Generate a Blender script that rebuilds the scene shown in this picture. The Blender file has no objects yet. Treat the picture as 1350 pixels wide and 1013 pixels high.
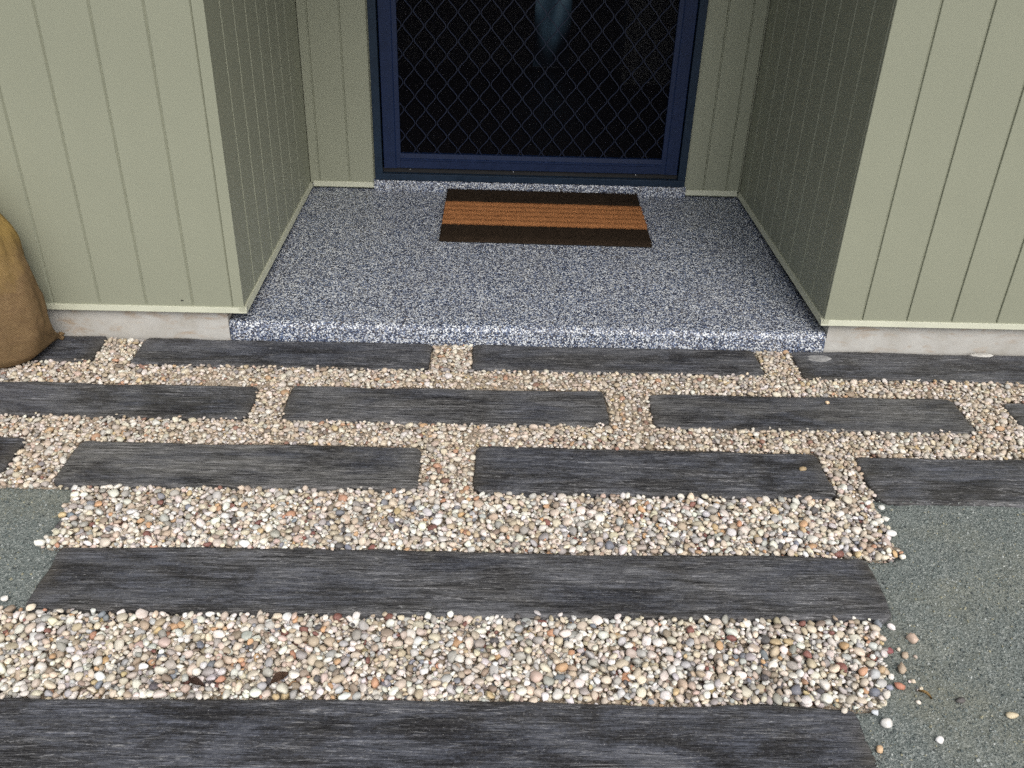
import bpy, bmesh, math, random
import numpy as np
from mathutils import Matrix, Vector, Euler

random.seed(7)
rng = np.random.default_rng(11)
SC = bpy.context.scene
COL = SC.collection

# ------------------------------------------------------------------ camera
cam_data = bpy.data.cameras.new("camera")
cam = bpy.data.objects.new("camera", cam_data)
COL.objects.link(cam)
cam_data.sensor_width = 36.0
cam_data.lens = 36.0 * 1216.14 / 1350.0
cam_data.clip_start = 0.05
cam_data.clip_end = 300.0
RIGHT = Vector((0.99948895, -0.01197783, 0.02963747))
DOWN = Vector((0.01922792, -0.51539888, -0.85673466))
FWD = Vector((0.02553694, 0.85686669, -0.51490517))
m = Matrix((RIGHT, -DOWN, -FWD)).transposed().to_4x4()
m.translation = Vector((0.0, 0.0, 1.2))
cam.matrix_world = m
SC.camera = cam

# ------------------------------------------------------------------ light
SUN_EL, SUN_AZ = math.radians(48), math.radians(18)   # azimuth: from behind the camera (-y) towards +x
sun_vec = Vector((math.cos(SUN_EL) * math.sin(SUN_AZ), -math.cos(SUN_EL) * math.cos(SUN_AZ), math.sin(SUN_EL)))
world = bpy.data.worlds.new("World")
SC.world = world
world.use_nodes = True
wn, wl = world.node_tree.nodes, world.node_tree.links
wn.clear()
w_out = wn.new("ShaderNodeOutputWorld")
w_bg = wn.new("ShaderNodeBackground")
w_sky = wn.new("ShaderNodeTexSky")
w_sky.sky_type = 'NISHITA'
w_sky.sun_disc = False
w_sky.sun_elevation = SUN_EL
w_sky.sun_rotation = math.atan2(sun_vec.x, sun_vec.y)
w_sky.air_density = 1.0
w_sky.dust_density = 4.0
w_sky.ozone_density = 1.0
w_hs = wn.new("ShaderNodeHueSaturation")
w_hs.inputs["Saturation"].default_value = 0.42
wl.new(w_sky.outputs[0], w_hs.inputs["Color"])
wl.new(w_hs.outputs[0], w_bg.inputs["Color"])
w_bg.inputs["Strength"].default_value = 0.15
wl.new(w_bg.outputs[0], w_out.inputs["Surface"])

sun_d = bpy.data.lights.new("sun", 'SUN')
sun_d.energy = 0.5
sun_d.angle = math.radians(28)
sun_d.color = (1.0, 0.96, 0.89)
sun = bpy.data.objects.new("sun", sun_d)
COL.objects.link(sun)
sun.rotation_euler = (-sun_vec).to_track_quat('-Z', 'Y').to_euler()
sun.location = (3, -4, 6)

vs = SC.view_settings
vs.view_transform = 'Standard'
vs.look = 'None'
vs.gamma = 1.0
vs.use_curve_mapping = False
vs.exposure = 0.64
SC.cycles.max_bounces = 8
SC.cycles.use_denoising = False
SC.cycles.sample_clamp_indirect = 1.5

# ------------------------------------------------------------------ helpers
def _hash(ix, iy, seed):
    h = (ix.astype(np.int64) * 374761393 + iy.astype(np.int64) * 668265263 + seed * 974711) & 0xFFFFFFFF
    h = ((h ^ (h >> 13)) * 1274126177) & 0xFFFFFFFF
    h = h ^ (h >> 16)
    return (h & 0xFFFF) / 65535.0

def vnoise(x, y, seed=0):
    """value noise in -1..1"""
    x = np.asarray(x, float); y = np.asarray(y, float)
    ix = np.floor(x); iy = np.floor(y)
    fx = x - ix; fy = y - iy
    fx = fx * fx * (3 - 2 * fx); fy = fy * fy * (3 - 2 * fy)
    ix = ix.astype(np.int64); iy = iy.astype(np.int64)
    a = _hash(ix, iy, seed); b = _hash(ix + 1, iy, seed)
    c = _hash(ix, iy + 1, seed); d = _hash(ix + 1, iy + 1, seed)
    return 2 * ((a * (1 - fx) + b * fx) * (1 - fy) + (c * (1 - fx) + d * fx) * fy) - 1

def fbm(x, y, seed=0, octaves=3):
    r = 0; amp = 1; tot = 0
    for k in range(octaves):
        r = r + amp * vnoise(x * 2 ** k, y * 2 ** k, seed + 31 * k)
        tot += amp; amp *= 0.5
    return r / tot

def mesh_np(name, verts, faces, mat=None, smooth=False):
    me = bpy.data.meshes.new(name)
    verts = np.asarray(verts, dtype=np.float32)
    faces = np.asarray(faces, dtype=np.int32)
    nv, nf, k = len(verts), len(faces), faces.shape[1]
    me.vertices.add(nv)
    me.vertices.foreach_set("co", verts.ravel())
    me.loops.add(nf * k)
    me.loops.foreach_set("vertex_index", faces.ravel())
    me.polygons.add(nf)
    me.polygons.foreach_set("loop_start", np.arange(0, nf * k, k, dtype=np.int32))
    me.polygons.foreach_set("use_smooth", np.full(nf, smooth, dtype=bool))
    me.update(calc_edges=True)
    me.validate()
    if mat: me.materials.append(mat)
    return me

def link(name, me, parent=None, loc=(0, 0, 0)):
    o = bpy.data.objects.new(name, me)
    COL.objects.link(o)
    o.location = loc
    if parent: o.parent = parent
    return o

def tag(o, label=None, cat=None, group=None, kind=None):
    if label: o["label"] = label
    if cat:
        o["category"] = cat; o["kind"] = "thing"
    if group: o["group"] = group
    if kind: o["kind"] = kind
    return o

def empty(name, loc=(0, 0, 0)):
    o = bpy.data.objects.new(name, None)
    COL.objects.link(o)
    o.location = loc
    o.empty_display_size = 0.1
    return o

def bm_mesh(name, bm, mat, smooth=False):
    me = bpy.data.meshes.new(name)
    bmesh.ops.recalc_face_normals(bm, faces=bm.faces)
    bm.to_mesh(me); bm.free()
    if smooth:
        for p in me.polygons: p.use_smooth = True
    if mat: me.materials.append(mat)
    return me

def box_mesh(name, x0, x1, y0, y1, z0, z1, mat, bevel=0.0):
    bm = bmesh.new()
    vs_ = [bm.verts.new((x, y, z)) for x in (x0, x1) for y in (y0, y1) for z in (z0, z1)]
    for f in ((0, 1, 3, 2), (4, 6, 7, 5), (0, 4, 5, 1), (2, 3, 7, 6), (0, 2, 6, 4), (1, 5, 7, 3)):
        bm.faces.new([vs_[i] for i in f])
    if bevel > 0:
        bmesh.ops.bevel(bm, geom=list(bm.edges), offset=bevel, segments=2, affect='EDGES', profile=0.6)
    return bm_mesh(name, bm, mat)

def box(name, x0, x1, y0, y1, z0, z1, mat, parent=None, bevel=0.0):
    px, py, pz = parent.location if parent else (0, 0, 0)
    return link(name, box_mesh(name, x0 - px, x1 - px, y0 - py, y1 - py, z0 - pz, z1 - pz, mat, bevel), parent)

def extrude_profile(name, prof, length, axis_u, axis_v, axis_l, mat):
    """closed profile of (u, v) swept along axis_l from 0 to length"""
    bm = bmesh.new()
    au, av, al = Vector(axis_u), Vector(axis_v), Vector(axis_l)
    a = [bm.verts.new(au * u + av * v) for u, v in prof]
    b = [bm.verts.new(au * u + av * v + al * length) for u, v in prof]
    n = len(prof)
    for i in range(n):
        j = (i + 1) % n
        bm.faces.new((a[i], a[j], b[j], b[i]))
    bm.faces.new(a[::-1]); bm.faces.new(b)
    return bm_mesh(name, bm, mat)

# ------------------------------------------------------------------ materials
class NT:
    def __init__(self, name):
        self.m = bpy.data.materials.new(name)
        self.m.use_nodes = True
        self.n = self.m.node_tree.nodes; self.l = self.m.node_tree.links
        self.n.clear()
        self.out = self.n.new("ShaderNodeOutputMaterial")
        self.b = self.n.new("ShaderNodeBsdfPrincipled")
        self.l.new(self.b.outputs[0], self.out.inputs["Surface"])
        self.tc = self.n.new("ShaderNodeTexCoord")
    def new(self, t, **kw):
        nd = self.n.new(t)
        for k, v in kw.items():
            if hasattr(nd, k): setattr(nd, k, v)
            else: nd.inputs[k.replace("_", " ")].default_value = v
        return nd
    def mapping(self, scale=(1, 1, 1), src="Object", rot=(0, 0, 0), offset=None):
        mp = self.n.new("ShaderNodeMapping")
        mp.inputs["Scale"].default_value = scale
        mp.inputs["Rotation"].default_value = rot
        self.l.new(self.tc.outputs[src], mp.inputs["Vector"])
        if offset is not None: self.l.new(offset, mp.inputs["Location"])
        return mp.outputs[0]
    def noise(self, vec, scale, detail=4, rough=0.55, dist=0.0):
        nd = self.n.new("ShaderNodeTexNoise")
        nd.inputs["Scale"].default_value = scale
        nd.inputs["Detail"].default_value = detail
        nd.inputs["Roughness"].default_value = rough
        nd.inputs["Distortion"].default_value = dist
        self.l.new(vec, nd.inputs["Vector"])
        return nd
    def ramp(self, fac, stops, interp='LINEAR'):
        nd = self.n.new("ShaderNodeValToRGB")
        cr = nd.color_ramp; cr.interpolation = interp
        while len(cr.elements) > 1: cr.elements.remove(cr.elements[-1])
        for i, (p, c) in enumerate(stops):
            e = cr.elements[0] if i == 0 else cr.elements.new(p)
            e.position = p
            e.color = (c, c, c, 1) if isinstance(c, (int, float)) else (*c, 1)
        self.l.new(fac, nd.inputs["Fac"])
        return nd.outputs["Color"]
    def mix(self, fac, a, b, mode='MIX'):
        nd = self.n.new("ShaderNodeMix"); nd.data_type = 'RGBA'; nd.blend_type = mode
        for s, v in ((nd.inputs["Factor"], fac), (nd.inputs["A"], a), (nd.inputs["B"], b)) if False else ((nd.inputs[0], fac), (nd.inputs[6], a), (nd.inputs[7], b)):
            if hasattr(v, "is_output"): self.l.new(v, s)
            elif isinstance(v, (int, float)): s.default_value = v
            else: s.default_value = (*v, 1)
        return nd.outputs[2]
    def math(self, op, a, b=0.0, clamp=False):
        nd = self.n.new("ShaderNodeMath"); nd.operation = op; nd.use_clamp = clamp
        for s, v in ((nd.inputs[0], a), (nd.inputs[1], b)):
            if hasattr(v, "is_output"): self.l.new(v, s)
            else: s.default_value = v
        return nd.outputs[0]
    def set(self, name, v):
        s = self.b.inputs[name]
        if hasattr(v, "is_output"): self.l.new(v, s)
        elif isinstance(v, (tuple, list)) and len(v) == 3: s.default_value = (*v, 1)
        else: s.default_value = v
    def bump(self, h, strength=0.3, dist=0.002, prev=None):
        nd = self.n.new("ShaderNodeBump")
        nd.inputs["Strength"].default_value = strength
        nd.inputs["Distance"].default_value = dist
        self.l.new(h, nd.inputs["Height"])
        if prev is not None: self.l.new(prev, nd.inputs["Normal"])
        self.l.new(nd.outputs[0], self.b.inputs["Normal"])
        return nd.outputs[0]

def mat_cladding():
    t = NT("sage_paint")
    v = t.mapping((1, 1, 0.25))
    n1 = t.noise(v, 130, 3, 0.6)
    n2 = t.noise(t.mapping(), 2.2, 4, 0.6)
    n3 = t.noise(t.mapping((1, 1, 0.5)), 14, 4, 0.6)
    c = t.ramp(n2.outputs[0], [(0.3, (0.247, 0.259, 0.194)), (0.7, (0.278, 0.290, 0.218))])
    c = t.mix(t.math('MULTIPLY', n3.outputs[0], 0.22), c, (0.220, 0.229, 0.171))
    t.set("Base Color", c)
    t.set("Roughness", 0.5)
    t.set("Specular IOR Level", 0.4)
    t.bump(n1.outputs[0], 0.4, 0.0016)
    return t.m

def mat_trim():
    t = NT("trim_paint")
    n = t.noise(t.mapping(), 9, 4)
    t.set("Base Color", t.ramp(n.outputs[0], [(0.3, (0.385, 0.395, 0.305)), (0.7, (0.44, 0.45, 0.35))]))  # cream-green, with the brightness of its sky-facing tilt painted in
    t.set("Roughness", 0.38)
    return t.m

def mat_plinth():
    t = NT("plinth_concrete")
    v = t.mapping()
    n1 = t.noise(v, 7, 6, 0.65)
    n2 = t.noise(v, 60, 5, 0.6)
    n3 = t.noise(t.mapping((1, 1, 2.5)), 11, 5, 0.7, 0.6)
    c = t.ramp(n1.outputs[0], [(0.3, (0.34, 0.325, 0.285)), (0.5, (0.42, 0.415, 0.39)), (0.7, (0.49, 0.49, 0.465))])
    c = t.mix(t.ramp(n3.outputs[0], [(0.54, 0.0), (0.70, 0.75)]), c, (0.30, 0.205, 0.12))
    c = t.mix(t.math('MULTIPLY', n2.outputs[0], 0.35), c, (0.36, 0.33, 0.28))
    t.set("Base Color", c); t.set("Roughness", 0.85)
    p = t.bump(n2.outputs[0], 0.4, 0.002)
    t.bump(n1.outputs[0], 0.4, 0.006, p)
    return t.m

def mat_flake():
    t = NT("flake_epoxy")
    v = t.mapping()
    def vor(scale, off):
        nd = t.n.new("ShaderNodeTexVoronoi")
        nd.inputs["Scale"].default_value = scale
        mp = t.n.new("ShaderNodeMapping"); mp.inputs["Location"].default_value = (off, off * 2, off)
        t.l.new(v, mp.inputs[0]); t.l.new(mp.outputs[0], nd.inputs["Vector"])
        sp = t.n.new("ShaderNodeSeparateColor"); t.l.new(nd.outputs["Color"], sp.inputs[0])
        return sp
    a = vor(290, 0.0); b = vor(440, 3.3)
    pal = [(0.0, (0.026, 0.031, 0.050)), (0.31, (0.052, 0.070, 0.120)), (0.51, (0.13, 0.17, 0.265)), (0.63, (0.13, 0.115, 0.105)),
           (0.68, (0.34, 0.39, 0.50)), (0.76, (0.68, 0.71, 0.73))]
    ca = t.ramp(a.outputs[0], pal, 'CONSTANT')
    cb = t.ramp(b.outputs[1], pal, 'CONSTANT')
    c = t.mix(t.ramp(a.outputs[2], [(0.0, 0.0), (0.6, 1.0)], 'CONSTANT'), ca, cb)
    big = t.noise(v, 5, 4, 0.6)
    c = t.mix(t.ramp(big.outputs[0], [(0.35, 0.0), (0.7, 0.14)]), c, (0.20, 0.18, 0.16))
    t.set("Base Color", c)
    t.set("Roughness", 0.42)
    t.set("Specular IOR Level", 0.35)
    t.bump(a.outputs[1], 0.25, 0.0012)
    return t.m

def mat_door_paint(name, c0, c1, rough=0.36):
    t = NT(name)
    n = t.noise(t.mapping(), 30, 4)
    n2 = t.noise(t.mapping(), 900, 2)
    t.set("Base Color", t.ramp(n.outputs[0], [(0.3, c0), (0.7, c1)]))
    t.set("Roughness", t.ramp(n.outputs[0], [(0.3, rough - 0.06), (0.7, rough + 0.08)]))
    t.set("Specular IOR Level", 0.3)
    t.bump(n2.outputs[0], 0.08, 0.0004)
    return t.m

def mat_plain(name, c, rough=0.6, metallic=0.0, var=0.25, scale=20):
    t = NT(name)
    n = t.noise(t.mapping(), scale, 4)
    t.set("Base Color", t.ramp(n.outputs[0], [(0.3, tuple(x * (1 - var) for x in c)), (0.7, tuple(x * (1 + var) for x in c))]))
    t.set("Roughness", rough); t.set("Metallic", metallic)
    return t.m

def mat_flyscreen():
    t = NT("flyscreen_mesh")
    tr = t.n.new("ShaderNodeBsdfTransparent")
    mx = t.n.new("ShaderNodeMixShader"); mx.inputs[0].default_value = 0.6
    t.set("Base Color", (0.006, 0.006, 0.008)); t.set("Roughness", 0.9); t.set("Specular IOR Level", 0.0)
    t.l.new(t.b.outputs[0], mx.inputs[1]); t.l.new(tr.outputs[0], mx.inputs[2])
    t.l.new(mx.outputs[0], t.out.inputs["Surface"])
    return t.m

def mat_painted_glow():
    t = NT("painted_glow")
    tl = t.n.new("ShaderNodeBsdfTranslucent")
    n = t.noise(t.mapping((1, 1, 0.45)), 5.0, 1.5, 0.5)
    c = t.ramp(n.outputs[0], [(0.36, (0.04, 0.05, 0.06)), (0.52, (0.32, 0.42, 0.48)), (0.66, (0.80, 0.92, 0.96))])  # noise ramp paints the glow's bright blob and dark margins
    t.l.new(c, tl.inputs[0])
    t.l.new(tl.outputs[0], t.out.inputs["Surface"])
    return t.m

def mat_sleeper():
    t = NT("charcoal_sleeper")
    oi = t.n.new("ShaderNodeObjectInfo")
    cx = t.n.new("ShaderNodeCombineXYZ")
    t.l.new(t.math('MULTIPLY', oi.outputs["Random"], 37.0), cx.inputs[0])
    t.l.new(t.math('MULTIPLY', oi.outputs["Random"], 91.0), cx.inputs[1])
    off = cx.outputs[0]
    sepc = t.n.new("ShaderNodeSeparateColor"); t.l.new(oi.outputs["Color"], sepc.inputs[0])
    dust_amt = sepc.outputs[0]
    g1 = t.noise(t.mapping((13, 150, 12), offset=off), 1.5, 9, 0.74, 0.35)     # long grain
    g2 = t.noise(t.mapping((30, 300, 30), offset=off), 1.4, 5, 0.7, 0.3)      # fine broken grain
    g3 = t.noise(t.mapping((16, 170, 14), offset=off), 1.6, 5, 0.7, 0.6)      # cracks and pale streaks
    sp = t.noise(t.mapping((1, 1.6, 1), offset=off), 260, 3, 0.7)             # specks
    pt = t.noise(t.mapping((1.1, 3.2, 1), offset=off), 2.6, 6, 0.66, 0.6)     # dust patches
    p2 = t.noise(t.mapping((2.6, 7, 1), offset=off), 1.9, 7, 0.62, 0.7)       # dark blotches, with sky reflection painted in as bluish ones
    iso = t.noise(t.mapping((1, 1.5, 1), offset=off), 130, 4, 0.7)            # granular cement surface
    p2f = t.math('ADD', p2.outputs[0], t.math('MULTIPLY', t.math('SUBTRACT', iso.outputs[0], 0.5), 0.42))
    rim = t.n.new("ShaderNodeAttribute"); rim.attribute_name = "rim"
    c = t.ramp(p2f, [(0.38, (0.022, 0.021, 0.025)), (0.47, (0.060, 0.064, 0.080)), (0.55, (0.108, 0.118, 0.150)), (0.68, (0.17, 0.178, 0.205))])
    d = t.math('MULTIPLY', t.ramp(pt.outputs[0], [(0.38, 0.05), (0.56, 1.0)]), dust_amt, True)
    c = t.mix(d, c, (0.235, 0.232, 0.225))
    rf = t.math('MULTIPLY', rim.outputs["Fac"], t.ramp(pt.outputs[0], [(0.30, 0.95), (0.62, 0.1)]), True)
    c = t.mix(rf, c, (0.13, 0.118, 0.10))
    c = t.mix(1.0, c, t.ramp(g1.outputs[0], [(0.34, 0.38), (0.47, 0.68), (0.56, 0.82), (0.68, 1.0)]), 'MULTIPLY')
    c = t.mix(1.0, c, t.ramp(g2.outputs[0], [(0.33, 0.40), (0.50, 0.82), (0.62, 1.0)]), 'MULTIPLY')
    c = t.mix(t.ramp(g3.outputs[0], [(0.615, 0.0), (0.655, 0.65)]), c, (0.26, 0.26, 0.262))
    c = t.mix(t.ramp(g3.outputs[0], [(0.34, 0.9), (0.41, 0.0)]), c, (0.006, 0.006, 0.008))
    c = t.mix(t.ramp(sp.outputs[0], [(0.63, 0.0), (0.70, 0.7)]), c, (0.32, 0.315, 0.30))
    l1 = t.noise(t.mapping((3.0, 74, 6), offset=off), 1.5, 4, 0.6, 0.5)      # contour lines: crisp grain cracks
    l2 = t.noise(t.mapping((4.4, 74, 9), offset=off), 1.6, 3, 0.55, 0.6)
    crack = t.ramp(l1.outputs[0], [(0.468, 0.0), (0.492, 1.0), (0.508, 1.0), (0.532, 0.0)])
    pale = t.ramp(l2.outputs[0], [(0.530, 0.0), (0.545, 1.0), (0.560, 0.0)])
    c = t.mix(t.math('MULTIPLY', crack, t.ramp(p2.outputs[0], [(0.40, 0.95), (0.60, 0.45)])), c, (0.007, 0.007, 0.009))
    c = t.mix(t.math('MULTIPLY', pale, t.ramp(pt.outputs[0], [(0.4, 0.15), (0.6, 0.9)])), c, (0.30, 0.30, 0.305))
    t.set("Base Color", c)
    t.set("Roughness", t.ramp(pt.outputs[0], [(0.3, 0.46), (0.7, 0.7)]))
    t.set("Specular IOR Level", 0.4)
    p = t.bump(g1.outputs[0], 0.5, 0.004)
    p = t.bump(t.math("SUBTRACT", 1.0, crack), 0.5, 0.002, p)
    t.bump(sp.outputs[0], 0.2, 0.001, p)
    return t.m

def mat_pebble(src):
    t = NT("pebble_" + src)
    if src == "attribute":
        a = t.n.new("ShaderNodeAttribute"); a.attribute_name = "col"; base = a.outputs["Color"]
    else:
        a = t.n.new("ShaderNodeObjectInfo"); base = a.outputs["Color"]
    v = t.mapping(src="Object")
    n1 = t.noise(v, 130, 4, 0.65)
    n2 = t.noise(v, 700, 3, 0.6)
    c = t.mix(t.ramp(n1.outputs[0], [(0.36, 0.0), (0.7, 0.42)]), base, (0.52, 0.46, 0.40), 'MULTIPLY')
    c = t.mix(t.ramp(n2.outputs[0], [(0.45, 0.0), (0.75, 0.28)]), c, (0.62, 0.55, 0.46))
    t.set("Base Color", c)
    t.set("Roughness", 0.62); t.set("Specular IOR Level", 0.4)
    t.bump(n2.outputs[0], 0.25, 0.001)
    return t.m

def mat_bed():
    t = NT("bed_fines")
    v = t.mapping()
    n1 = t.noise(v, 9, 5); n2 = t.noise(v, 330, 4, 0.7)
    vo = t.n.new("ShaderNodeTexVoronoi"); vo.inputs["Scale"].default_value = 260; t.l.new(v, vo.inputs["Vector"])
    sp = t.n.new("ShaderNodeSeparateColor"); t.l.new(vo.outputs["Color"], sp.inputs[0])
    c = t.ramp(sp.outputs[0], [(0.0, (0.20, 0.155, 0.11)), (0.4, (0.32, 0.26, 0.19)), (0.8, (0.42, 0.36, 0.29)), (1.0, (0.55, 0.5, 0.43))])
    c = t.mix(t.ramp(n1.outputs[0], [(0.35, 0.0), (0.7, 0.5)]), c, (0.24, 0.20, 0.16))
    t.set("Base Color", c); t.set("Roughness", 0.95)
    p = t.bump(n2.outputs[0], 0.6, 0.003)
    t.bump(vo.outputs["Distance"], 0.5, 0.003, p)
    return t.m

def mat_sand():
    t = NT("crusher_dust")
    v = t.mapping()
    n1 = t.noise(v, 4.0, 5, 0.6); n2 = t.noise(v, 420, 4, 0.75); n3 = t.noise(v, 90, 4, 0.7)
    vo = t.n.new("ShaderNodeTexVoronoi"); vo.inputs["Scale"].default_value = 300; t.l.new(v, vo.inputs["Vector"])
    sp = t.n.new("ShaderNodeSeparateColor"); t.l.new(vo.outputs["Color"], sp.inputs[0])
    c = t.ramp(sp.outputs[0], [(0.0, (0.095, 0.113, 0.108)), (0.45, (0.162, 0.185, 0.175)), (0.8, (0.232, 0.257, 0.242)), (1.0, (0.356, 0.378, 0.356))])
    c = t.mix(t.ramp(n1.outputs[0], [(0.48, 0.0), (0.74, 0.5)]), c, (0.265, 0.259, 0.189))
    c = t.mix(t.ramp(n3.outputs[0], [(0.35, 0.0), (0.7, 0.4)]), c, (0.130, 0.149, 0.145))
    t.set("Base Color", c); t.set("Roughness", 0.95); t.set("Specular IOR Level", 0.25)
    p = t.bump(n2.outputs[0], 0.7, 0.003)
    p = t.bump(vo.outputs["Distance"], 0.5, 0.003, p)
    t.bump(n3.outputs[0], 0.4, 0.006, p)
    return t.m

def mat_attr(name, rough=0.9):
    t = NT(name)
    a = t.n.new("ShaderNodeAttribute"); a.attribute_name = "col"
    t.set("Base Color", a.outputs["Color"]); t.set("Roughness", rough); t.set("Specular IOR Level", 0.25)
    return t.m

def mat_coir(name, c0, c1):
    t = NT(name)
    n = t.noise(t.mapping((1, 1, 1)), 380, 4, 0.75); n2 = t.noise(t.mapping(), 24, 4)
    c = t.ramp(n.outputs[0], [(0.32, tuple(x * 0.45 for x in c0)), (0.5, c0), (0.7, c1)])
    c = t.mix(t.ramp(n2.outputs[0], [(0.35, 0.0), (0.7, 0.35)]), c, tuple(x * 0.6 for x in c0))
    t.set("Base Color", c); t.set("Roughness", 0.95); t.set("Specular IOR Level", 0.1)
    t.bump(n.outputs[0], 0.8, 0.005)
    return t.m

def mat_hessian():
    t = NT("hessian_weave")
    v = t.mapping()
    def wave(dirn, scale):
        w = t.n.new("ShaderNodeTexWave"); w.wave_type = 'BANDS'; w.bands_direction = dirn
        w.inputs["Scale"].default_value = scale; w.inputs["Distortion"].default_value = 1.2; w.inputs["Detail"].default_value = 2
        w.inputs["Detail Scale"].default_value = 1.5
        t.l.new(v, w.inputs["Vector"]); return w.outputs["Fac"]
    wz = wave('Z', 95); wd = wave('DIAGONAL', 78)
    wv = t.math('MAXIMUM', wz, wd)
    n1 = t.noise(v, 7, 5, 0.6); n2 = t.noise(v, 160, 4, 0.7); n3 = t.noise(t.mapping((1, 1, 3)), 26, 5, 0.6)
    c = t.ramp(wv, [(0.1, (0.055, 0.034, 0.017)), (0.6, (0.135, 0.086, 0.042)), (1.0, (0.205, 0.135, 0.068))])
    c = t.mix(t.ramp(n2.outputs[0], [(0.4, 0.0), (0.7, 0.55)]), c, (0.25, 0.175, 0.095))
    c = t.mix(t.ramp(n3.outputs[0], [(0.42, 0.0), (0.7, 0.5)]), c, (0.12, 0.075, 0.042))
    # yellower towards the top of the sack
    sep = t.n.new("ShaderNodeSeparateXYZ"); t.l.new(v, sep.inputs[0])
    up = t.math('ADD', sep.outputs[2], t.math('MULTIPLY', t.math('SUBTRACT', n1.outputs[0], 0.5), 0.45))
    c = t.mix(t.ramp(up, [(0.24, 0.0), (0.48, 0.55)]), c, (0.42, 0.29, 0.07))
    t.set("Base Color", c); t.set("Roughness", 0.95); t.set("Specular IOR Level", 0.1)
    p = t.bump(wv, 0.5, 0.0014)
    t.bump(n2.outputs[0], 0.35, 0.001, p)
    return t.m

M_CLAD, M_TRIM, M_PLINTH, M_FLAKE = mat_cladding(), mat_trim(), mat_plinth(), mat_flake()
M_FRAME = mat_door_paint("frame_paint", (0.005, 0.015, 0.032), (0.007, 0.020, 0.042), 0.5)
M_NAVY = mat_door_paint("navy_paint", (0.0035, 0.012, 0.044), (0.005, 0.015, 0.054), 0.5)
M_GRILLE = mat_door_paint("grille_paint", (0.004, 0.008, 0.024), (0.006, 0.011, 0.031), 0.45)
M_BLACK = mat_plain("black_rubber", (0.006, 0.006, 0.007), 0.6)
M_STEEL = mat_plain("bright_steel", (0.75, 0.75, 0.73), 0.3, 0.9)
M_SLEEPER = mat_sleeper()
M_SAND = mat_sand()

# ------------------------------------------------------------------ levels
WALL_Y, BACK_Y = 2.3646, 3.4536
LX, RX = -0.6988, 0.9642
TOP_Z = 2.45
SLAB_Y = 2.371
def slab_z(y):
    t = (y - SLAB_Y) / (BACK_Y - SLAB_Y)
    return -0.037 + 0.029 * t
PAVE_Z = -0.088

# ------------------------------------------------------------------ ground
box("ground", -40, 40, -50, 40, -0.6, -0.20, mat_plain("dry_earth", (0.17, 0.165, 0.13), 0.95, 0, 0.35, 3))
tag(bpy.data.objects["ground"], kind="structure")

# gravel region test -----------------------------------------------
SLEEPERS = [  # x0, x1, y0, y1, dust, label
    (-1.93, -1.096, 2.222, 2.366, 0.25, "charcoal timber-look paver lying partly beneath the hessian sack"),
    (-0.992, -0.165, 2.213, 2.366, 0.25, "charcoal paver against the porch edge, its end under the plinth beside the sack's paver"),
    (-0.046, 0.776, 2.217, 2.366, 0.35, "charcoal paver against the middle of the porch edge, directly in line with the doormat"),
    (0.882, 1.72, 2.205, 2.366, 0.35, "charcoal paver along the bare concrete plinth, with a pale mortar smear on top"),
    (-1.46, -0.606, 1.950, 2.109, 0.45, "charcoal paver in the second row from the porch, just in front of the sack"),
    (-0.523, 0.311, 1.948, 2.117, 0.60, "grey-dusted charcoal paver centred in the second row from the porch"),
    (0.426, 1.256, 1.944, 2.110, 0.70, "charcoal paver in the second row with one lone pebble on top"),
    (1.385, 2.22, 1.945, 2.095, 0.50, "dusty paver in the second row, only its corner showing at the picture's edge"),
    (-1.95, -1.105, 1.698, 1.852, 0.20, "dark paver in the third row, only its end showing beside the smaller sand patch"),
    (-0.978, -0.158, 1.670, 1.842, 0.95, "palest grey-dusted paver, in the third row, touching the smaller sand patch"),
    (-0.030, 0.806, 1.664, 1.845, 0.25, "darkest paver of the third row, with brown stain and a tan pebble near its end"),
    (0.895, 1.73, 1.652, 1.832, 0.30, "charcoal paver in the third row bordering the larger grey sand patch"),
    (-0.874, 0.798, 1.284, 1.466, 0.40, "long single charcoal paver spanning the path between the two widest gravel strips"),
    (-1.02, 0.647, 0.890, 1.082, 0.15, "very dark long paver closest to the viewer, cut off by the picture's bottom edge"),
]
def gravel_sdf(x, y, ragged=True):
    """positive inside the pebble bed (metres, approximate)"""
    x = np.asarray(x, float); y = np.asarray(y, float)
    n = (fbm(x * 9, y * 9, 5) * 0.018 + fbm(x * 40, y * 40, 6, 2) * 0.012) if ragged else 0
    d1 = np.minimum(np.minimum(y - 1.668, 2.372 - y), np.minimum(x + 2.0, 2.3 - x)) + n * 0.4
    l = np.where(y > 1.468, -0.915, np.where(y > 1.29, -0.84, -0.99))
    r = np.where(y > 1.468, 0.882, np.where(y > 1.285, 0.77, np.where(y > 1.085, 0.765 - (1.27 - y) * 0.35, 0.60)))
    d2 = np.minimum(np.minimum(y - 0.66, 1.75 - y), np.minimum(x - l, r - x)) + n
    return np.maximum(d1, d2)

def in_sleeper(x, y, grow=0.0):
    r = np.zeros(np.shape(x), bool)
    for s in SLEEPERS:
        r |= (x > s[0] - grow) & (x < s[1] + grow) & (y > s[2] - grow) & (y < s[3] + grow)
    return r

def grid_sheet(name, x0, x1, y0, y1, step, zfun, mat):
    nx = int(round((x1 - x0) / step)) + 1; ny = int(round((y1 - y0) / step)) + 1
    X, Y = np.meshgrid(np.linspace(x0, x1, nx), np.linspace(y0, y1, ny))
    Z = zfun(X, Y)
    V = np.stack([X, Y, Z], -1).reshape(-1, 3)
    i = np.arange(nx * ny).reshape(ny, nx)
    F = np.stack([i[:-1, :-1], i[:-1, 1:], i[1:, 1:], i[1:, :-1]], -1).reshape(-1, 4)
    return link(name, mesh_np(name, V, F, mat, True))

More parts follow.
